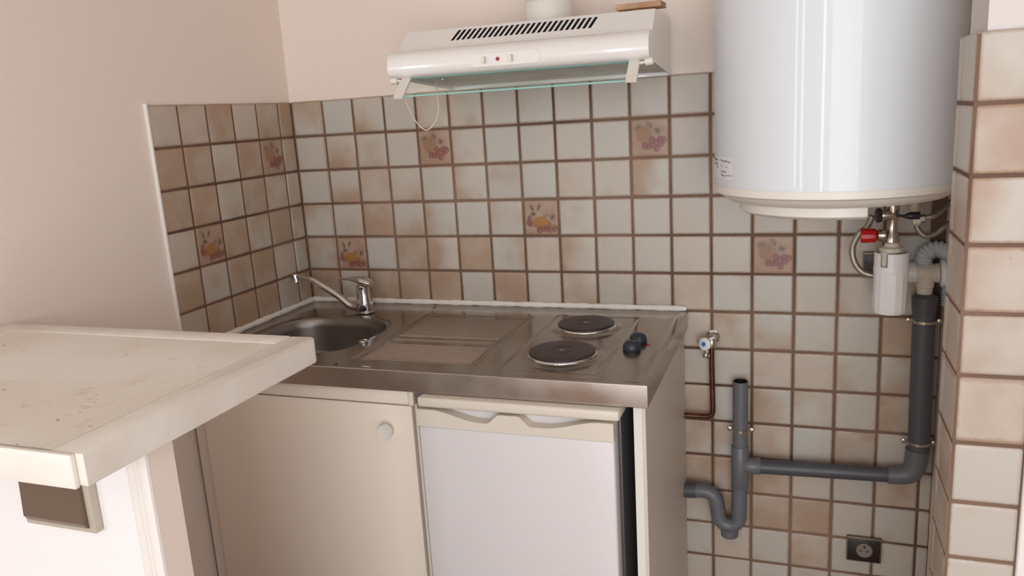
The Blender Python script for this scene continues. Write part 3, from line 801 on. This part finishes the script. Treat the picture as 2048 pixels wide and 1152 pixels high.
# ------------------------------------------------------------------ water heater
M['heater'] = simple('white_glossy_heater_enamel', srgb(228, 231, 233), .42, coat=.30)
M['heater_plastic'] = simple('cream_heater_plastic', srgb(236, 228, 216), .38)
HX, HY, HR = 1.565, -.2775, .2525
t = thing('water_heater', 'large white cylindrical electric water heater fixed to the tiled back wall', 'water heater', (HX, HY, 1.275))
part('tank', LT([(HR-.010, 0), (HR, .0005), (HR, .58), (HR-.02, .60), (HR-.09, .615), (.02, .62)], (HX, HY, 1.275), n=128), M['heater'], t, 30)
part('bottom_rim', LT([(HR+.0008, .001), (HR+.0018, -.002), (HR+.0012, -.014), (HR-.004, -.0175), (HR-.010, -.018)], (HX, HY, 1.275), n=128, cap=False), M['heater_plastic'], t, 40)
part('bottom_cap', LT([(HR-.008, -.017), (HR-.013, -.022), (HR-.030, -.034), (HR-.050, -.038), (.02, -.038)], (HX, HY, 1.275), n=96), M['heater_plastic'], t, 30)
bm = bmesh.new(); pts = []
for i in range(61):
    a_ = math.radians(80)+i/60*math.radians(400-160-0)
    pts.append((HX+.198*math.cos(a_), HY+.198*math.sin(a_)))
pts = [(x, y) for x, y in pts if x < 1.622]
ex = math.sqrt(.198**2-(1.622-HX)**2)
pts = [(1.622, HY+ex)]+pts+[(1.622, HY-ex)]
A_ = [bm.verts.new((x, y, 1.2385)) for x, y in pts]; B_ = [bm.verts.new((x, y, 1.219)) for x, y in pts]
D_ = [bm.verts.new((HX+(x-HX)*.955, HY+(y-HY)*.955, 1.2125)) for x, y in pts]
for P_, Q_ in ((A_, B_), (B_, D_)):
    for i in range(len(pts)): bm.faces.new((P_[i], P_[(i+1) % len(pts)], Q_[(i+1) % len(pts)], Q_[i]))
bm.faces.new(A_); bm.faces.new(D_)
part('terminal_cover', bm, M['heater_plastic'], t, 40)
part('wall_bracket', B(HX-.12, HX+.12, -.028, -.001, 1.62, 1.66), M['heater'], t)
# paper label with faint handwriting, wrapped on the tank
M['paper'] = simple('white_paper_label', srgb(236, 234, 232), .6)
M['ink'] = simple('grey_pencil', srgb(104, 98, 98), .8)
def on_tank(a_, z, d_=.0008): return Vector((HX+(HR+d_)*math.cos(a_), HY+(HR+d_)*math.sin(a_), z))
def tank_angle(P_):
    P_ = Vector(P_); return math.atan2(P_[1]-HY, P_[0]-HX)
a0, a1, lz0, lz1 = math.radians(190.5), math.radians(218), 1.293, 1.3405
bm = bmesh.new(); rows_ = []
for j in range(2): rows_.append([bm.verts.new(on_tank(a0+(a1-a0)*i/16, (lz0, lz1)[j]-(.0*(i/16)))) for i in range(17)])
for i in range(16): bm.faces.new((rows_[0][i], rows_[0][i+1], rows_[1][i+1], rows_[1][i]))
st = part('paper_label', bm, M['paper'], t, 60, 'small white paper label with faint handwriting')
bm = bmesh.new()
def scribble(u0, v0, du, dv, n_, seed, th=.0005, wob=.9):
    rr_ = random.Random(seed); pts_ = []
    for k in range(n_):
        f = k/(n_-1)
        u_ = u0+du*f+rr_.uniform(-.015, .02); v_ = v0+dv*f+(-1)**k*rr_.uniform(.3, 1)*.055*wob
        pts_.append(on_tank(a0+(a1-a0)*u_, lz0+(lz1-lz0)*v_, .0013))
    tube(bm, smoothpath(pts_, 4), th, n=5)
scribble(.52, .84, .40, -.06, 16, 1); scribble(.55, .58, .05, 0, 4, 2, wob=.5); scribble(.74, .56, .06, 0, 4, 3, wob=.4)
scribble(.54, .36, .22, -.02, 9, 4); scribble(.54, .22, .16, -.10, 8, 5); scribble(.70, .18, .26, .02, 7, 6, wob=.25)
scribble(.08, .88, .28, -.06, 12, 7); scribble(.14, .68, .22, -.06, 8, 8); scribble(.05, .92, .04, -.1, 5, 9, .0007); scribble(.31, .50, .05, .02, 5, 10, .0009, .4)
ink = part('handwriting', bm, M['ink'], st)

# ------------------------------------------------------------------ plumbing under the heater
M['braid'] = simple('braided_steel_hose', srgb(176, 166, 154), .34, .85, bump=.5, bscale=600)
M['nickel'] = simple('nickel_plated_brass', srgb(188, 178, 164), .24, .95)
M['black_plastic'] = simple('black_plastic', srgb(34, 32, 32), .4)
M['red_plastic'] = simple('red_plastic_knob', srgb(186, 22, 20), .32)
M['filter_white'] = simple('white_filter_plastic', srgb(238, 236, 232), .3)
M['cream_pvc'] = simple('cream_pvc', srgb(216, 206, 188), .42)
YV = -.17
vx, vz = 1.6955, 1.17
t = thing('safety_valve', 'nickel safety valve with red knob and black lever below the heater', 'valve', (vx, YV, 1.24))
bm = bmesh.new()
lathe(bm, [(.0135, .0), (.0135, -.014), (.0165, -.015), (.0165, -.030), (.0135, -.031), (.0145, -.050), (.0125, -.060), (.0105, -.070), (.0105, -.095), (.0150, -.104), (.0165, -.118), (.012, -.124)], (vx, YV, 1.2362), n=24)
lathe(bm, [(.0125, -.006), (.0125, .020), (.0110, .024)], (vx-.004, YV-.004, 1.180), (-1, -.2, 0), n=20)
lathe(bm, [(.0140, 0), (.0140, .014), (.012, .017)], (vx-.014, YV, 1.133), (-1, -.1, 0), n=20)
part('valve_body', bm, M['nickel'], t, 35)
part('union_nut', LT([(.0175, 0), (.0175, .018)], (vx, YV, 1.205), n=6), M['nickel'], t)
part('black_cap', LT([(.0155, 0), (.0165, .003), (.0165, .008), (.013, .010)], (vx-.026, YV-.008, 1.180), (-1, -.2, 0), 22), M['black_plastic'], t, 35)
lever_ = part('lever', TB(smoothpath([(vx+.006, YV-.020, 1.181), (vx+.022, YV-.026, 1.180), (vx+.036, YV-.026, 1.181), (vx+.052, YV-.024, 1.181)], 5), lambda i, s: .0032+.0055*sstep(.012, .030, s), n=12), M['black_plastic'], t, 50)
bm = bmesh.new(); rings = []
for x, r in ((0, .0135), (-.004, .0160), (-.028, .0175), (-.034, .0165)):
    rings.append([bm.verts.new((vx-.032+x, YV-.002+r*math.cos(2*PI*i/12+.26), 1.1325+r*math.sin(2*PI*i/12+.26))) for i in range(12)])
for a_, b_2 in zip(rings, rings[1:]):
    for i in range(12): bm.faces.new((a_[i], a_[(i+1) % 12], b_2[(i+1) % 12], b_2[i]))
bm.faces.new(rings[0]); bm.faces.new(rings[-1])
part('red_knob', bm, M['red_plastic'], t, 25, 'faceted red drain knob')

t = thing('drain_funnel', 'white plastic drain funnel cup hanging under the nickel safety valve', 'funnel', (vx, YV, .95))
fx = vx+.001
part('cup', LT([(.0330, 0), (.0345, .004), (.0362, .012), (.0366, .095), (.0352, .098)], (fx, YV, .9505), n=14), M['filter_white'], t, 20)
part('collar', LT([(.0372, .0), (.0376, .003), (.0376, .014), (.0366, .017)], (fx, YV, 1.046), n=32), M['filter_white'], t, 35)
bm = bmesh.new()      # open upper guard: a ring wall with a notch at the front left
for a_0, a_1 in ((253, 586),):
    prev = None
    for k in range(41):
        a_ = math.radians(a_0+(a_1-a_0)*k/40)
        cur = [bm.verts.new((fx+r*math.cos(a_), YV+r*math.sin(a_), z)) for r, z in ((.0368, 1.060), (.0368, 1.094), (.0335, 1.094), (.0335, 1.060))]
        if prev:
            for i in range(4): bm.faces.new((prev[i], prev[(i+1) % 4], cur[(i+1) % 4], cur[i]))
        else: bm.faces.new(cur)
        prev = cur
    bm.faces.new(prev)
part('guard', bm, M['filter_white'], t, 35)
bm = bmesh.new(); lathe(bm, [(.022, .0), (.026, .004), (.026, .012), (.018, .016), (.0145, .024)], (fx, YV, 1.092), n=12)
lathe(bm, [(.006, 0), (.0085, .004), (.0085, .020), (.011, .034)], (fx-.016, YV-.012, 1.062), n=12)
part('nozzle', bm, M['cream_pvc'], t, 30)

def hose(name, pts, r, label, m, ends=True, cat='hose'):
    root = thing(name, label, cat, pts[0])
    P_ = smoothpath(pts, 10)
    part('hose_body', TB(P_, r, n=16), m, root, 60)
    if ends:
        for a_, b_2 in ((P_[0], P_[4]), (P_[-1], P_[-5])):
            part('hose_nut', LT([(r*1.25, 0), (r*1.5, .002), (r*1.5, .012), (r*1.1, .016)], a_, (b_2-a_), 6), M['nickel'], root)
    return root
hose('braided_hose', [(vx-.040, YV+.040, 1.172), (1.6468, -0.1250, 1.1463), (1.6292, -0.1200, 1.1277), (1.6162, -0.1150, 1.0942), (1.6205, -0.1150, 1.0612), (1.6367, -0.1150, 1.0368), (1.6590, -0.1150, 1.0272), (1.6808, -0.1150, 1.0287), (1.7110, -0.1150, 1.0327)], .0075,
     'braided steel hose looping left of the white drain funnel', M['braid'], False)
hose('braided_hose', [(1.7558, -0.1200, 1.1621), (1.7682, -0.1200, 1.1643), (1.7867, -0.1180, 1.1696), (1.8071, -0.1000, 1.1819), (1.8257, -0.0800, 1.1952), (1.8536, -0.0500, 1.2051)], .0068,
     'braided steel hose running right from the black valve lever', M['braid'], True)
hose('braided_hose', [(1.7543, -0.0850, 1.1452), (1.7614, -0.0850, 1.1284), (1.7768, -0.0850, 1.1164), (1.7982, -0.0800, 1.1226), (1.8170, -0.0750, 1.1383), (1.8446, -0.0600, 1.1500)], .0066,
     'braided steel hose sagging lowest beneath the heater at far right', M['braid'], False)
t = thing('water_outlet', 'cream plastic outlet elbow under the right side of the heater', 'pipe fitting', (1.7466, -0.1200, 1.1832))
q = Vector((1.7441, -0.1200, 1.1925))
part('stub', LT([(.0115, .0), (.0115, .035)], q+Vector((0, 0, -.012)), n=20), M['cream_pvc'], t, 35)
part('nut', LT([(.0140, 0), (.0140, .016)], Vector((1.7497, -0.1200, 1.1599))+Vector((-.008, 0, 0)), (1, 0, .1), 6), M['cream_pvc'], t)

# siphon of the safety group: white tee, ribbed hose, grey waste pipe
t = thing('siphon_tee', 'cream plastic siphon tee joining the funnel to grey waste pipe', 'pipe fitting', (1.7867, -.045, .98))
tc_ = Vector((1.7895, -0.0450, 1.0189)); ax_ = Vector((1, 0, .02)).normalized()
bm = bmesh.new()
lathe(bm, [(.0225, -.030), (.0225, .016), (.0240, .017), (.0240, .024), (.0225, .025)], tc_, ax_, 28)
lathe(bm, [(.020, 0), (.020, -.030), (.0175, -.032), (.0175, -.058)], tc_+Vector((-.004, 0, -.004)), (0, 0, 1), 28)
part('tee_body', bm, M['cream_pvc'], t, 35)
part('cone_nut', LT([(.012, 0), (.0135, .014), (.0235, .018), (.0250, .026), (.0250, .036), (.0235, .038)], tc_+Vector((-.064, 0, 0)), ax_, 24), M['filter_white'], t, 35)
part('end_ring', LT([(.026, 0), (.0335, .002), (.0340, .010), (.029, .014), (.002, .015)], tc_+ax_*.026, ax_, 32), M['filter_white'], t, 35)
M['ribbed'] = simple('translucent_blue_white_ribbed_plastic', srgb(206, 212, 214), .35)
P_ = smoothpath([(1.7802, -0.0350, 1.0366), (1.7839, -0.0320, 1.0583), (1.7987, -0.0300, 1.0728), (1.8181, -0.0300, 1.0729), (1.8360, -0.0300, 1.0582), (1.8432, -0.0300, 1.0237), (1.8433, -0.0300, 0.9803), (1.8434, -0.0300, 0.9364)], 12)
t = thing('ribbed_hose', 'pale blue ribbed plastic hose arching behind the siphon tee', 'hose', tuple(P_[0]))
part('hose_body', TB(P_, lambda i, s: .0195+.0022*math.cos(s*2*PI/.0075), n=24), M['ribbed'], t, 40)

M['pvc'] = simple('dark_grey_pvc', srgb(78, 78, 82), .42)
M['pvc_light'] = simple('grey_pvc_fitting', srgb(104, 104, 108), .4)
YP = -.045
def sock(bm, c, ax, r, l): return lathe(bm, [(r, 0), (r+.0012, .0015), (r+.0012, l-.0015), (r, l)], c, ax, 28)
t = thing('waste_pipe', 'grey plastic waste pipe with standpipe, trap and riser on the tiles', 'pipe', (1.3526, YP, .25))
RS = .0205; RV = .0258
part('standpipe', TB([(1.3526, YP, .716), (1.3526, YP, .510)], RS, 28, cap=False), M['pvc_light'], t, 50)
bm = bmesh.new(); lathe(bm, [(RS-.003, 0), (RS-.003, -.19)], (1.3526, YP, .7165), n=28, cap=False); lathe(bm, [(RS, 0), (RS-.003, .0002)], (1.3526, YP, .7163), n=28, cap=False)
part('pipe_bore', bm, M['black_plastic'], t, 50)
bm = bmesh.new(); sock(bm, (1.3526, YP, .522), (0, 0, 1), RS+.0015, .0); bm.free()
bm = bmesh.new()
sock(bm, (1.3518, YP, .405), (0, 0, 1), RS+.002, .125)
lathe(bm, [(RS*.6, -.01), (RS+.002, .012), (RS+.0025, .026), (RS+.0025, .052), (RS+.001, .054)], (1.3526, YP, .4725), (1, 0, .02), 28)
part('tee', bm, M['pvc_light'], t, 45)
part('horizontal_pipe', TB([(1.395, YP, .4728), (1.735, YP, .4828)], RS-.0005, 28), M['pvc'], t, 50)
bm = bmesh.new()
tube(bm, [(1.722, YP, .4825), (1.745, YP, .4830), (1.757, YP, .4845), (1.769, YP, .489), (1.778, YP, .497), (1.783, YP, .508), (1.7855, YP, .522), (1.7870, YP, .560)], lambda i, s: RS+.003+.0035*sstep(.02, .07, s), 28)
part('elbow', bm, M['pvc_light'], t, 45)
rx0, rx1 = 1.7872, 1.7868
part('riser', TB([(1.7905, YP, .556), (1.7890, YP, .70), (1.7875, YP, .85), (1.7867, YP, .962)], lambda i, s: RV if s < .33 else RV, 28), M['pvc'], t, 50)
part('reducer', LT([(RV+.0005, -.055), (RV+.0030, -.030), (RV+.0030, -.008), (RV-.001, -.004), (RV-.004, 0)], (1.7867, YP, .968), n=28), M['pvc'], t, 40)
# u bend
R_ = .0265; bx = 1.3235
arc = [(1.2030, YP, .3805), (1.2200, YP, .3815), (1.2450, YP, .3840), (1.2620, YP, .3835), (1.2760, YP, .3765), (1.2860, YP, .3640), (1.2890, YP, .348), (1.2915, YP, .332)]
for k in range(1, 12):
    a_ = PI+k*PI/12; arc.append((bx-.002+.029*math.cos(a_), YP, .318+.032*math.sin(a_)))
arc += [(1.3490, YP, .334), (1.3502, YP, .36), (1.3510, YP, .408)]
part('trap_bend', TB(arc, .0208, 28), M['pvc_light'], t, 50)
part('inlet_pipe', TB([(1.2000, YP, .3803), (1.2320, YP, .3828)], .0222, 28), M['pvc'], t, 50)
part('cleanout_cap', LT([(.0215, .0), (.0240, .003), (.0245, .020), (.021, .024)], (1.3235, YP, .2525), n=20), M['pvc_light'], t, 30)
for cx_, cz_, rr_ in ((1.3526, .577, RS), (1.7880, .8985, RV), (1.7900, .5795, RV)):
    cl = part('pipe_clamp', LT([(rr_+.0004, -.004), (rr_+.0018, -.0035), (rr_+.0018, .0035), (rr_+.0004, .004)], (cx_, YP, cz_), n=32, cap=False), M['nickel'], t, 40)
    for s in (-1, 1):
        bm = bmesh.new(); lathe(bm, [(.0062, 0), (.0068, .002), (.0062, .006), (.003, .007), (.0025, .0055)], (cx_+s*(rr_+.0085), YP+.004, cz_), (0, -1, 0), 16)
        box(bm, cx_+s*(rr_+.0005), cx_+s*(rr_+.014), YP+.004, YP+.0065, cz_-.004, cz_+.004)
        part('screw', bm, M['nickel'], cl, 40)
    part('wall_plug', LT([(.004, 0), (.004, .016)], (cx_, YP+rr_-.001, cz_), (0, 1, 0), 12), M['nickel'], cl)

# appliance stop valve with copper pipe
M['copper'] = simple('tarnished_copper', srgb(116, 78, 62), .36, .85, col2=srgb(84, 56, 46), vscale=30)
M['blue_plastic'] = simple('blue_cap', srgb(60, 122, 186), .35)
t = thing('stop_valve', 'chrome washing machine stop valve with white handle and blue dot', 'valve', (1.2735, -.03, .80))
bm = bmesh.new()
lathe(bm, [(.0190, 0), (.0190, .004), (.012, .007), (.0105, .009), (.0105, .034)], (1.2760, -.0005, .826), (0, -1, 0), 24)
lathe(bm, [(.0125, 0), (.0140, .002), (.0140, .022), (.011, .026)], (1.2755, -.032, .804), (0, 0, 1), 20)
lathe(bm, [(.0090, 0), (.0090, .018)], (1.270, -.040, .818), (-.5, -.85, .1), 20)
part('body', bm, M['chrome'], t, 40)
h_ = part('handle', LT([(.0155, 0), (.0175, .003), (.0175, .010), (.014, .0125), (.002, .0128)], (1.2640, -.052, .8195), (-.45, -.88, .12), 28), M['filter_white'], t, 35)
d_ = Vector((-.45, -.88, .12)).normalized()
part('blue_dot', LT([(.0062, 0), (.0062, .0012), (.001, .0014)], Vector((1.2640, -.052, .8195))+d_*.0127, d_, 20), M['blue_plastic'], h_, 30)
bm = bmesh.new()
lathe(bm, [(.0055, .0), (.0055, .014), (.0095, .016), (.0105, .024), (.008, .028)], (1.266, -.046, .806), (-.15, -.35, -1), 20)
lathe(bm, [(.0055, 0), (.0075, .003), (.006, .010)], (1.249, -.046, .821), (-1, 0, 0), 14)
part('outlet', bm, M['chrome'], t, 35)
cu = smoothpath([(1.2755, -.032, .806), (1.2760, -.032, .74), (1.2775, -.032, .66), (1.2780, -.032, .628), (1.2765, -.032, .6135), (1.2680, -.032, .6045), (1.2560, -.032, .6025), (1.2300, -.032, .6020), (1.2000, -.032, .6015)], 6)
tag(obj('copper_pipe', TB(cu, .0072, n=18), M['copper'], None, 50), 'tarnished copper pipe bending left below the stop valve with blue dot', 'pipe')

# ------------------------------------------------------------------ sockets
M['socket_frame'] = simple('bronze_socket_frame', srgb(112, 100, 82), .4, .3)
M['socket_brown'] = simple('dark_brown_plastic', srgb(42, 32, 30), .38)
M['socket_grey'] = simple('brown_grey_socket_well', srgb(140, 126, 118), .4)
def socket(x0, x1, z0, z1, label, well=True):
    t = thing('power_socket', label, 'socket', ((x0+x1)/2, 0, (z0+z1)/2))
    part('frame', B(x0, x1, -.0115, -.0012, z0, z1, .002), M['socket_frame'], t, 40)
    xm, zm = (x0+x1)/2+.001, (z0+z1)/2
    part('plate', B(x0+.0035, x1-.0035, -.0140, -.0112, z0+.0035, z1-.0065, .0015), M['socket_brown'], t, 40)
    if well:
        wl_ = part('socket_well', LT([(.0205, .0), (.0205, .0018), (.0188, .0022), (.0178, .0008), (.0120, .0006), (.001, .0006)], (xm, -.0141, zm), (0, -1, 0), 36), M['socket_grey'], t, 40)
        part('earth_pin', LT([(.0028, 0), (.0028, .003), (.001, .0034)], (xm, -.0146, zm+.0105), (0, -1, 0), 12), M['black_plastic'], wl_, 40)
        for s in (-1, 1): part('pin_hole', LT([(.0024, 0), (.0024, .0004)], (xm+s*.0085, -.0146, zm-.002), (0, -1, 0), 12), M['black_plastic'], wl_)
    return t
socket(1.6310, 1.7185, .2025, .2755, 'brown power socket low on the tiles below the grey waste pipe')
socket(1.6470, 1.7200, .9985, 1.0640, 'dark brown socket half hidden behind the white drain funnel', False)
